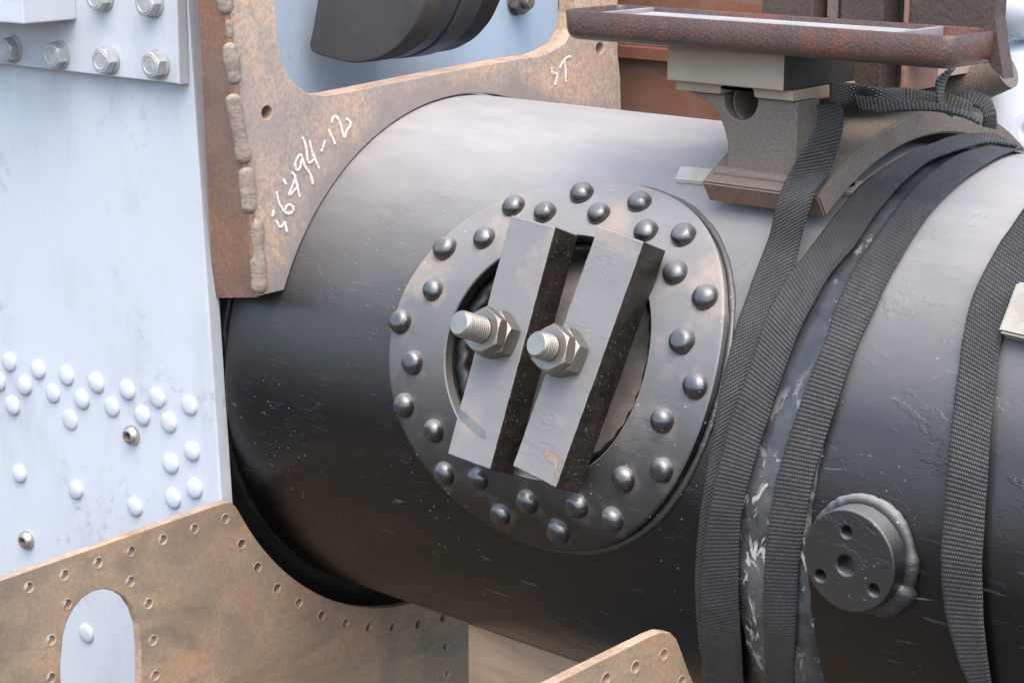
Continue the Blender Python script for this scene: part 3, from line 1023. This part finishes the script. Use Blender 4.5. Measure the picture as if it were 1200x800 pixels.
y0 = pl(450, 40, 0, -.43).y
def dz(px, py):
    p = pl(px, py, 1, y0)
    return p.x, p.z
duct = thing("dark_brake_shoe", "dark grey rounded block of stacked curved slabs hanging in the bracket window", "metal block", Vector((dz(440, 75)[0], y0, dz(440, 75)[1])))
o1 = [dz(*p) for p in ((375, -60), (372, 0), (366, 35), (362, 53), (364, 60), (370, 64), (390, 70), (415, 75), (440, 71), (465, 57), (485, 33), (499, 0), (512, -60))]
o1 = round_poly(o1, .012, 5)
me = plate_mesh("front_slab", ccw(o1), [], .030, Vector((0, y0, 0)), X, Z, .002)
link("front_slab", me, duct, M['duct'])
cxm = sum(p[0] for p in o1) / len(o1); czm = sum(p[1] for p in o1) / len(o1)
for k, (yo, th, sc, m) in enumerate(((.0315, .022, .975, 'duct_band'), (.056, .030, 1.0, 'duct_band'), (.090, .03, .93, 'dark_steel'))):
    o2 = [(cxm + (a - cxm) * sc, czm + (b - czm) * sc) for a, b in o1]
    me = plate_mesh("rear_slab", ccw(o2), [], th, Vector((0, y0 + yo, 0)), X, Z, .002)
    link("rear_slab", me, duct, M[m])

# rust red plate at the back
bxl, bxr = pl(690, 60, 1, .30).x, pl(1150, 30, 1, .30).x
bm = bmesh.new(); box(bm, (bxl, .30, .02), (bxr, .312, .62), .001)
box(bm, (bxl, .288, .262), (bxr, .300, .275), .001)
o = link("rusty_back_plate", bm_mesh("rusty_back_plate", bm), None, M['rust_dark'])
tag(o, "deep red rusty plate in shade behind the barrel, under the cast tray", "steel plate")

# ================================================================== SADDLE, BLOCKS, TRAY
saddle = thing("cast_saddle", "rough brown cast saddle sitting on top of the barrel under the tray", "cast saddle", (.145, 0, .262))
SX0, SX1, SRI, SRO = .092, .199, .2605, .2805
bm = bmesh.new()
loops = []
for k in range(49):
    t = 34.6 - 69.2 * k / 48
    loops.append([onc(SX0, t, SRI), onc(SX1, t, SRI), onc(SX1, t, SRO), onc(SX0, t, SRO)])
loft(bm, loops)
bm.normal_update()
bmesh.ops.bevel(bm, geom=[e for e in bm.edges if len(e.link_faces) == 2 and e.calc_face_angle(0) > .8], offset=.0015, segments=2, affect='EDGES')
me = bm_mesh("curved_foot", bm, 35)
me.materials.append(M['saddle']); me.materials.append(M['saddle_foot'])
for p in me.polygons:
    if p.normal.dot(Vector((0, -.82, -.57))) > .8: p.material_index = 1
link("curved_foot", me, saddle)
# posts: waisted webs, front and back
def pz(px, py): 
    p = pl(px, py, 1, -.145); return p.x, p.z
left = [pz(*p) for p in ((806, 112), (822, 116), (834, 124), (843, 136), (848, 150), (852, 165), (853, 178), (850, 188), (842, 198))]
left = left[:-2] + [(left[-3][0] - .001, .243), (left[-3][0] - .006, .233)]
zt_, xr_ = pz(870, 113)[1], .1685
hcx, hcz = pz(868, 117)
hr = .0155
notch = []
for k in range(13):
    a = pi + pi * k / 12
    notch.append((hcx + hr * cos(a), hcz + hr * sin(a)))
post_out = [(left[0][0], zt_)] + left[1:] + [(xr_ + .004, .233), (xr_, .245), (xr_, zt_)]
# front outline with the half bore in its top edge
for (yy, nm) in ((-.145, "post"), (.145 - .03, "post")):
    po = post_out[:] + [(hcx + hr, zt_ + 0.0)] + [(p[0], min(p[1], zt_)) for p in notch[::-1]] + [(hcx - hr, zt_)]
    me = plate_mesh("post", ccw(po), [], .030, Vector((0, yy, 0)), X, Z, .0012)
    link("post", me, saddle, M['saddle'])
# rounded root of the front post
bm = bmesh.new()
path = [Vector((left[-1][0] - .002 + (xr_ - left[-1][0] + .004) * k / 20, -.1465, .2385)) for k in range(21)]
tube(bm, path, lambda i, t, a: .0052 + .0005 * noise.noise(path[i] * 200), 10, False, .8, Vector((0, -.6, .8)))
link("root_fillet", bm_mesh("root_fillet", bm, 60), saddle, M['saddle'])
# bright lipped bush in the bore
bm = bmesh.new()
lathe(bm, [(hr - .0012, 0), (hr - .0002, 0), (hr - .0002, .05), (hr - .0012, .05), (hr - .0012, 0)], Vector((hcx + .005, -.140, hcz - .002)), Y, 40, False, False)
link("bush", bm_mesh("bush", bm, 40), saddle, M['saddle'])

# lower packing plate, notched for the bore
b2 = [pl(*p, 1, -.150) for p in ((792, 96), (929, 104), (929, 119), (792, 108))]
zlo, zhi = zt_ + .0006, b2[0].z + .0015
xl, xr = b2[0].x, b2[1].x
nz = [(hcx + hr * 1.06 * cos(pi * k / 14), max(zlo, hcz + hr * 1.06 * sin(pi * k / 14))) for k in range(15)]
po = [(xl, zlo), (nz[-1][0], zlo)] + [p for p in nz[::-1] if p[1] > zlo] + [(nz[0][0], zlo), (xr, zlo), (xr, zhi + .004), (xl, zhi + .004)]
po = [(a, min(b, zhi)) for a, b in po]
me = plate_mesh("packing_plate", ccw(po), [], .28, Vector((0, -.150, 0)), X, Z, .0010)
o = link("packing_plate", me, None, M['machined'])
tag(o, "thin machined steel packing plate with a half round notch, lying on the saddle post", "packing plate")
# upper packing block
bm = bmesh.new()
b1 = [pl(*p, 1, -.160) for p in ((782, 58), (919, 75), (918, 103), (783, 92))]
box(bm, (b1[0].x, -.160, zhi + .0006), (b1[1].x, .14, .3365), .0012)
me = bm_mesh("packing_block", bm)
me.materials.append(M['machined']); me.materials.append(M['dark_steel'])
for p in me.polygons:
    if p.normal.x > .8: p.material_index = 1  # right face coloured dark to paint its shaded side
o = link("packing_block", me, None)
tag(o, "pale machined steel block between the tray and the thin packing plate", "steel block")

# tray
def rrect(x0, x1, y0, y1, z, ins, r, seg=6):
    L = []
    r = max(r - ins, .001)
    for cx, cy, a0 in ((x1 - ins - r, y1 - ins - r, 0), (x0 + ins + r, y1 - ins - r, 90), (x0 + ins + r, y0 + ins + r, 180), (x1 - ins - r, y0 + ins + r, 270)):
        for k in range(seg + 1):
            a = radians(a0 + 90 * k / seg)
            L.append(Vector((cx + r * cos(a), cy + r * sin(a), z)))
    return L
TX0, TX1, TY0, TY1, TZ0, TZ1 = -.0245, .3200, -.190, -.117, .3345, .3575
tray = thing("cast_tray", "dark rusty cast iron tray with raised rim above the barrel", "cast tray", ((TX0 + TX1) / 2, (TY0 + TY1) / 2, TZ0))
bm = bmesh.new()
A = (TX0, TX1, TY0, TY1)
loops = [rrect(*A, TZ0, .009, .013), rrect(*A, TZ0 + .0012, .0045, .013), rrect(*A, TZ0 + .0042, .0012, .013), rrect(*A, TZ0 + .008, 0, .013),
         rrect(*A, TZ1 - .0008, 0, .010), rrect(*A, TZ1, .0008, .010), rrect(*A, TZ1, .0030, .010), rrect(*A, TZ1 - .0008, .0036, .010),
         rrect(*A, TZ0 + .008, .0042, .010), rrect(*A, TZ0 + .0065, .006, .010)]
loft(bm, loops)
# stretch the right-hand end to the slant of the casting
me = bm_mesh("tray_body", bm, 50)
link("tray_body", me, tray, M['tray'])
bm = bmesh.new(); box(bm, (TX0 + .035, TY0 + .006, TZ0 + .0055), (TX0 + .040, TY1 - .005, TZ1 - .0004), .0006)
link("partition", bm_mesh("partition", bm), tray, M['tray_in'])
bm = bmesh.new(); box(bm, (TX1 - .050, TY0 + .006, TZ0 + .0055), (TX1 - .046, TY1 - .005, TZ1 - .0002), .0006)
link("partition", bm_mesh("partition", bm), tray, M['tray_in'])
bm = bmesh.new(); box(bm, (TX0 + .0405, TY0 + .0055, TZ0 + .0055), (TX1 - .0505, TY1 - .0055, TZ1 - .0035), .0008)
link("steel_pad", bm_mesh("steel_pad", bm), tray, M['bright_pad'])

# ribs and plates standing behind the tray
RIBG = "rusty upright plates behind the tray"
def upright(px0, px1, yv, th, m, lab, zb=.300):
    a = pl(px0, 10, 1, yv); b = pl(px1, 10, 1, yv)
    bm = bmesh.new(); box(bm, (a.x, yv, zb), (b.x, yv + th, .47), .001)
    o = link("upright_plate", bm_mesh("upright_plate", bm), None, M[m])
    tag(o, lab, "steel plate", RIBG)
upright(893, 953, -.07, .05, 'brown_steel', "broad brown upright plate behind the tray, leftmost of the uprights")
upright(955, 967, -.045, .05, 'dark_steel', "thin black upright strip behind the tray")
upright(969, 982, -.06, .05, 'saddle', "narrow tan upright bar behind the tray")
upright(985, 1035, -.065, .05, 'brown_steel', "grey brown upright block behind the tray, beside the narrow tan bar")
upright(1037, 1057, -.04, .05, 'dark_steel', "dark slot plate between two rusty uprights behind the tray")
upright(1059, 1064, -.062, .05, 'rust_side', "thin rust red upright strip behind the tray")
upright(1066, 1158, -.06, .02, 'brown_steel', "wide dark brown upright plate behind the right end of the tray", .326)
# brown bar running down at the tray's right end
bm = bmesh.new()
qs = [(1155, -10), (1168, -10), (1166, 20), (1170, 55), (1174, 78), (1176, 93), (1163, 80), (1152, 60)]
pts = [pl(*p, 1, -.135) for p in qs]
loft(bm, [pts, [p + Y * .015 for p in pts]])
o = link("brown_strut", bm_mesh("brown_strut", bm), None, M['brown_steel'])
tag(o, "slanting brown steel strut at the right end of the tray", "strut")

# things beyond the barrel at the top right
bm = bmesh.new()
A_ = pl(1100, 118, 1, .12); B_ = pl(1180, 82, 1, .12)
path = [A_.lerp(B_, k / 12) for k in range(13)]
tube(bm, path, lambda i, t, a: .016, 20, False, 1.)
o = link("brown_pipe", bm_mesh("brown_pipe", bm, 40), None, M['saddle'])
tag(o, "short tan pipe lying behind the saddle below the tray's right end", "pipe")
cast_w = thing("white_casting", "white painted casting with an eye lug at the top right edge", "casting", (.42, .42, .1))
bm = bmesh.new()
c = pl(1232, 60, 1, .40)
prof = [(.001, -.12), (.055, -.118), (.066, -.11), (.068, -.02), (.066, .0)]
lathe(bm, [(.085, -.5), (.085, -.03), (.08, -.012), (.06, -.002), (.001, 0)], pl(1262, 45, 1, .40), Vector((.0, 0, 1)), 48)
link("body", bm_mesh("body", bm, 40), cast_w, M['white'])
bm = bmesh.new()
c = pl(1216, 2, 1, .36)
lathe(bm, [(.052 * sin(pi * k / 20) + .0005, -.036 * cos(pi * k / 20)) for k in range(21)], c, Vector((0, 0, 1)), 48)
link("domed_cap", bm_mesh("domed_cap", bm, 50), cast_w, M['white'])
bm = bmesh.new()
c = pl(1205, 155, 1, .25)
me = plate_mesh("eye_lug", circ(c.x, c.z, .020, 40), [circ(c.x, c.z, .008, 24)], .02, Vector((0, .25, 0)), X, Z, .002)
link("eye_lug", me, cast_w, M['white'])
bm.free()

# shims under the saddle
def shim(px, lab, m, R=.2507, hole=None):
    P = [cyl(*p, R) for p in px]
    bm = bmesh.new()
    up = Vector((0, sum(p.y for p in P), sum(p.z for p in P))).normalized()
    loft(bm, [P, [p + up * .0035 for p in P]])
    o = link("shim", bm_mesh("shim", bm), None, M[m])
    tag(o, lab, "shim", "thin shims under the saddle")
    if hole:
        c = cyl(*hole, R) + up * .0034
        bm = bmesh.new(); lathe(bm, [(.0035, 0), (.0035, .0004)], c, up, 24)
        link("hole_shade_disc", bm_mesh("hole_shade_disc", bm), o, M['dark_gap'])  # dark disc paints the shade inside the hole
shim([(792, 214), (840, 218), (846, 203), (799, 199)], "pale grey shim sticking out left of the saddle foot", 'shim')
shim([(985, 229), (1004, 231), (1014, 217), (970, 214)], "small pinkish shim with a hole under the saddle's right side", 'shim2', hole=(998, 221))

# ================================================================== WEBBING STRAPS
def surf(px, py, s):
    k, v = s
    if k == 'c': return cyl(px, py, v)
    return pl(px, py, 'xyz'.index(k), v)
def cr(P, n=8):
    Q = []
    for i in range(len(P) - 1):
        p0, p1, p2, p3 = P[max(i - 1, 0)], P[i], P[i + 1], P[min(i + 2, len(P) - 1)]
        for k in range(n):
            t = k / n
            Q.append(.5 * ((2 * p1) + (p2 - p0) * t + (2 * p0 - 5 * p1 + 4 * p2 - p3) * t * t + (3 * p1 - p0 - 3 * p2 + p3) * t ** 3))
    Q.append(P[-1])
    return Q
def ribbon(bm, L, Rr, th=.0022, nu=8, bow=0.):
    """thick webbing between two edge curves; uv in metres"""
    uvl = bm.loops.layers.uv.verify()
    v = 0.; rows = []
    W = sum((a - b).length for a, b in zip(L, Rr)) / len(L)
    nr = len(L)
    for i in range(nr):
        a, b = L[i], Rr[i]
        if i: v += ((L[i] - L[i - 1]).length + (Rr[i] - Rr[i - 1]).length) / 2
        T = (L[min(i + 1, nr - 1)] + Rr[min(i + 1, nr - 1)] - L[max(i - 1, 0)] - Rr[max(i - 1, 0)]).normalized()
        N = (b - a).cross(T).normalized()
        if N.dot(CAM - a) < 0 and i == 0: pass
        rows.append((a, b, N, v))
    sgn = 1 if rows[len(rows) // 2][2].dot(CAM - rows[len(rows) // 2][0]) > 0 else -1
    top, bot = [], []
    for a, b, N, v in rows:
        N = N * sgn
        jit = .0005 * noise.noise(a * 60)
        N0 = N
        a = a + (b - a) * .022 * noise.noise(a * 45); b = b + (a - b) * .022 * noise.noise(b * 45 + X * 3)
        top.append([bm.verts.new(a.lerp(b, k / nu) + N * (th * (1 if 0 < k < nu else .75) + jit + bow * sin(pi * k / nu))) for k in range(nu + 1)])
        bot.append([bm.verts.new(a.lerp(b, k / nu) + N * (bow * sin(pi * k / nu))) for k in range(nu + 1)])
    def face(vs, uvs):
        f = bm.faces.new(vs); f.smooth = True
        for lp, q in zip(f.loops, uvs): lp[uvl].uv = q
    for i in range(nr - 1):
        v0, v1 = rows[i][3], rows[i + 1][3]
        for k in range(nu):
            u0, u1 = W * k / nu, W * (k + 1) / nu
            for S in (top, bot):
                face((S[i][k], S[i][k + 1], S[i + 1][k + 1], S[i + 1][k]), ((u0, v0), (u1, v0), (u1, v1), (u0, v1)))
        for k, u in ((0, 0), (nu, W)):
            face((top[i][k], top[i + 1][k], bot[i + 1][k], bot[i][k]), ((u, v0), (u, v1), (u + th, v1), (u + th, v0)))
    for i in (0, nr - 1):
        vv = rows[i][3]
        for k in range(nu):
            face((top[i][k], top[i][k + 1], bot[i][k + 1], bot[i][k]), ((W * k / nu, vv), (W * (k + 1) / nu, vv), (W * (k + 1) / nu, vv + th), (W * k / nu, vv + th)))
def resamp(P, n):
    d = [0]
    for a, b in zip(P, P[1:]): d.append(d[-1] + (b - a).length)
    out = []; j = 0
    for i in range(n):
        s = d[-1] * i / (n - 1)
        while j < len(d) - 2 and d[j + 1] < s: j += 1
        t = (s - d[j]) / max(d[j + 1] - d[j], 1e-9)
        out.append(P[j].lerp(P[j + 1], min(max(t, 0), 1)))
    return out
def edge3(pts, s):
    P = []
    for p in pts:
        ss = p[2] if len(p) > 2 else s
        P.append(surf(p[0], p[1], ss))
    return P
STG = "black lashing straps round the barrel"
def strap(segs, lab):
    bm = bmesh.new()
    for (l, r, s) in segs:
        L = cr(edge3(l, s), 10); Rr = cr(edge3(r, s), 10)
        n = 90
        ribbon(bm, resamp(L, n), resamp(Rr, n))
    bmesh.ops.recalc_face_normals(bm, faces=bm.faces)
    me = bpy.data.meshes.new("webbing_strap"); bm.to_mesh(me); bm.free()
    o = link("webbing_strap", me, None, M['web'])
    tag(o, lab, "strap", STG)
    return o
cB, cA, cF = ('c', .2560), ('c', .2530), ('c', .2840)
# strap falling from the knot over the saddle foot
strap([
    ([(958, 124, ('y', -.135)), (957, 150, ('y', -.140)), (940, 177, ('y', -.150)), (922, 210, ('c', .288)), (911, 242, ('c', .280)), (901, 282, ('c', .262)), (882, 332, cA), (861, 392, cA), (848, 446, cA), (838, 500, cA), (828, 560, cA), (819, 620, cA), (816, 680, cA), (818, 730, cA), (823, 770, cA), (826, 815, cA)],
     [(987, 122, ('y', -.130)), (988, 150, ('y', -.140)), (974, 200, ('c', .286)), (958, 222, ('c', .288)), (948, 250, ('c', .280)), (936, 290, ('c', .262)), (924, 345, cA), (905, 400, cA), (892, 450, cA), (882, 500, cA), (872, 560, cA), (862, 620, cA), (858, 680, cA), (860, 730, cA), (864, 770, cA), (866, 815, cA)], cA)],
      "black webbing strap falling from the knot over the saddle foot, leftmost strap")
strap([
    ([(1190, 171), (1170, 161), (1150, 158), (1118, 161), (1085, 173), (1055, 187), (1010, 217), (980, 253), (955, 285), (925, 325), (900, 371), (879, 434), (858, 488), (843, 548), (831, 605), (825, 650), (823, 700), (824, 750), (827, 815)],
     [(1192, 173), (1176, 171), (1155, 169), (1135, 173), (1107, 182), (1082, 194), (1051, 222), (1025, 253), (1000, 290), (971, 325), (952, 358), (933, 398), (897, 500), (880, 556), (869, 605), (866, 650), (866, 700), (869, 760), (872, 815)], cB)],
      "black webbing strap running diagonally from the saddle, overlapping the leftmost strap")
strap([
    ([(1197, 174), (1180, 172), (1152, 174), (1122, 184), (1100, 197), (1078, 214), (1050, 247), (1022, 286), (999, 320), (982, 356), (969, 398), (951, 440), (930, 500), (912, 560), (903, 610), (898, 650), (896, 700), (897, 740), (901, 815)],
     [(1199, 176), (1190, 177), (1166, 187), (1136, 206), (1102, 236), (1078, 266), (1056, 302), (1040, 330), (1025, 362), (1005, 404), (990, 446), (972, 500), (954, 560), (944, 610), (938, 650), (935, 700), (932, 750), (929, 815)], ('c', .2532))],
      "black webbing strap just left of the round boss, beyond the pale flaked band")
strap([
    ([(1226, 222), (1212, 236), (1200, 247), (1170, 290), (1153, 321), (1143, 342), (1137, 358), (1134, 372), (1127, 412), (1116, 500), (1110, 560), (1104, 650), (1107, 710), (1122, 764), (1142, 815)],
     [(1262, 250), (1248, 265), (1236, 280), (1208, 322), (1192, 348), (1182, 366), (1178, 380), (1175, 394), (1170, 420), (1163, 490), (1158, 560), (1152, 650), (1153, 720), (1158, 770), (1164, 815)], ('c', .2545))],
      "black webbing strap at the right edge with a pale folded edge, right of the boss")
# the knotted tail lying over the saddle
bm = bmesh.new()
def seg(l, r, nn=60):
    L = cr(edge3(l, None), 10); Rr = cr(edge3(r, None), 10)
    ribbon(bm, resamp(L, nn), resamp(Rr, nn))
y1, y2, y3 = ('y', -.10), ('y', -.07), ('y', -.04)
seg([(972, 96, ('y', -.12)), (1000, 98, y1), (1030, 103, y1), (1060, 103, y2), (1090, 108, y2), (1115, 112, y2), (1140, 124, y2)],
    [(972, 120, ('y', -.125)), (1000, 126, y1), (1030, 131, y1), (1060, 124, ('y', -.075)), (1090, 126, ('y', -.075)), (1115, 130, ('y', -.08)), (1138, 138, ('y', -.08))])
seg([(1002, 112, ('y', -.105)), (1030, 116, ('y', -.105)), (1060, 118, ('y', -.10)), (1095, 122, ('y', -.095)), (1130, 132, ('y', -.09)), (1150, 142, ('y', -.085))],
    [(1008, 130, ('y', -.11)), (1030, 133, ('y', -.11)), (1060, 131, ('y', -.105)), (1095, 131, ('y', -.10)), (1128, 138, ('y', -.10)), (1148, 147, ('y', -.095))])
seg([(1108, 112, ('y', -.05)), (1125, 108, ('y', -.05)), (1145, 110, ('y', -.05)), (1160, 116, ('y', -.052)), (1166, 130, ('y', -.055)), (1168, 150, ('y', -.05))],
    [(1118, 128, ('y', -.06)), (1130, 124, ('y', -.06)), (1143, 126, ('y', -.06)), (1150, 130, ('y', -.062)), (1152, 138, ('y', -.064)), (1150, 146, ('y', -.06))])
seg([(1118, 78, ('y', -.06)), (1108, 92, ('y', -.065)), (1104, 108, ('y', -.07)), (1108, 122, ('y', -.075)), (1120, 132, ('y', -.075))],
    [(1112, 80, ('y', -.085)), (1098, 92, ('y', -.09)), (1096, 108, ('y', -.09)), (1100, 126, ('y', -.09)), (1116, 138, ('y', -.088))], 40)
bmesh.ops.recalc_face_normals(bm, faces=bm.faces)
me = bpy.data.meshes.new("strap_knot"); bm.to_mesh(me); bm.free()
o = link("strap_knot", me, None, M['web'])
tag(o, "bunched tail of black webbing lying across the saddle top", "strap", None)

# cream pad beside the right-hand strap
bm = bmesh.new()
P = [cyl(*p, .2515) for p in ((1178, 396), (1240, 411), (1275, 352), (1200, 337))]
up = rad(60)
loft(bm, [P, [p + up * .014 for p in P]])
bmesh.ops.bevel(bm, geom=list(bm.edges), offset=.002, segments=2, affect='EDGES')
o = link("cream_pad", bm_mesh("cream_pad", bm), None, M['pad'])
tag(o, "cream coloured packing pad on the barrel at the right edge, behind a strap", "pad")

# ================================================================== COPPERY SADDLE PLATES
def hp(px, py, xv):
    p = pl(px, py, 0, xv); return p.y, p.z
def ear_plate(xv, top, tip, hol, extra, yright, lab, t=.009):
    th0 = degrees(atan2(-hp(*tip[-1], xv)[0], hp(*tip[-1], xv)[1]))
    out = [hp(*p, xv) for p in top + tip]
    arc = []
    for k in range(41):
        a = th0 + (194 - th0) * k / 40
        p = rad(a) * (.2725 + (hypot(*hp(*tip[-1], xv)) - .2725) * max(0, 1 - k / 14) ** 2)
        arc.append((p.y, p.z))
    out += arc[1:]
    out += [(yright if yright is not None else .05, arc[-1][1]), (yright if yright is not None else .05, -.62), (hp(*top[0], xv)[0], -.62)]
    holes = [circ(*hp(*h, xv), .0046, 20) for h in hol] + extra
    me = plate_mesh("drilled_plate", ccw(out), holes, t, Vector((xv, 0, 0)), Y, Z, .0009)
    bm = bmesh.new(); bm.from_mesh(me)
    for f in bm.faces: f.material_index = 0 if abs(f.normal.x) > .8 else 1
    for h in hol:
        c0 = Vector((xv, *hp(*h, xv)))
        prs = [.0007 + .0004 * noise.noise(c0 * 300 + Vector((cos(k * .4), sin(k * .4), 0)) * 2) for k in range(16)]
        n0 = len(bm.faces)
        path = [c0 + Vector((.0000, cos(2 * pi * k / 16), sin(2 * pi * k / 16))) * .0049 for k in range(16)]
        tube(bm, path, lambda i, t, a: prs[i % 16], 6, True, .6, X, 1)
    bm.to_mesh(me); bm.free()
    me.materials.append(M['copper']); me.materials.append(M['edge_rust'])
    o = link("drilled_plate", me, None)
    tag(o, lab, "drilled plate", "drilled saddle plates under the barrel")
    return o
CX = -.36
arch = [hp(*p, CX) for p in ((72, 815), (71, 780), (74, 745), (79, 727), (87, 712), (97, 700), (110, 692), (122, 690), (136, 693), (147, 700), (156, 713), (162, 730), (165, 760), (165, 825))]
# square the opening off well below the picture
arch = arch + [(arch[-1][0], -.40), (arch[0][0], -.40)]
ear_plate(CX, [(-240, 752), (0, 680), (250, 593)], [(262, 589), (270, 588), (277, 594), (284, 606)],
          [(34,688),(75.6,673.4),(115,659),(153.6,646),(191,632),(228,619.5),(264,608),(283.5,637),(302,664.5),(325,689),(350.5,706),(79,707.6),(153,681),(174,707),(179.5,750),(182,791),(60,749.6),(60,794),
           (377,721),(405,730),(432,734.6),(460,734.6),(490,731),(519.5,723.5),(522,756.5),(524,789)], [arch], .061,
          "large coppery drilled plate with an arched opening, below the barrel at lower left")
ear_plate(.15, [(520, 862), (650, 800), (764, 744)], [(775, 740), (786, 741), (793, 748), (800, 766)],
          [(777.6, 767), (744.6, 781.4), (710, 795.5), (798.6, 798.5), (676, 811), (812, 826)], [], .061,
          "corner of a second coppery drilled plate at the bottom edge")
# tan longitudinal plate under the barrel
bm = bmesh.new(); fx_ = pl(551, 765, 1, -.10).x
box(bm, (fx_ - .0025, -.10, -.70), (.145, -.090, -.2315), .001)
o = link("frame_plate", bm_mesh("frame_plate", bm), None, M['copper2'])
tag(o, "smooth tan steel plate running lengthwise under the barrel", "steel plate")
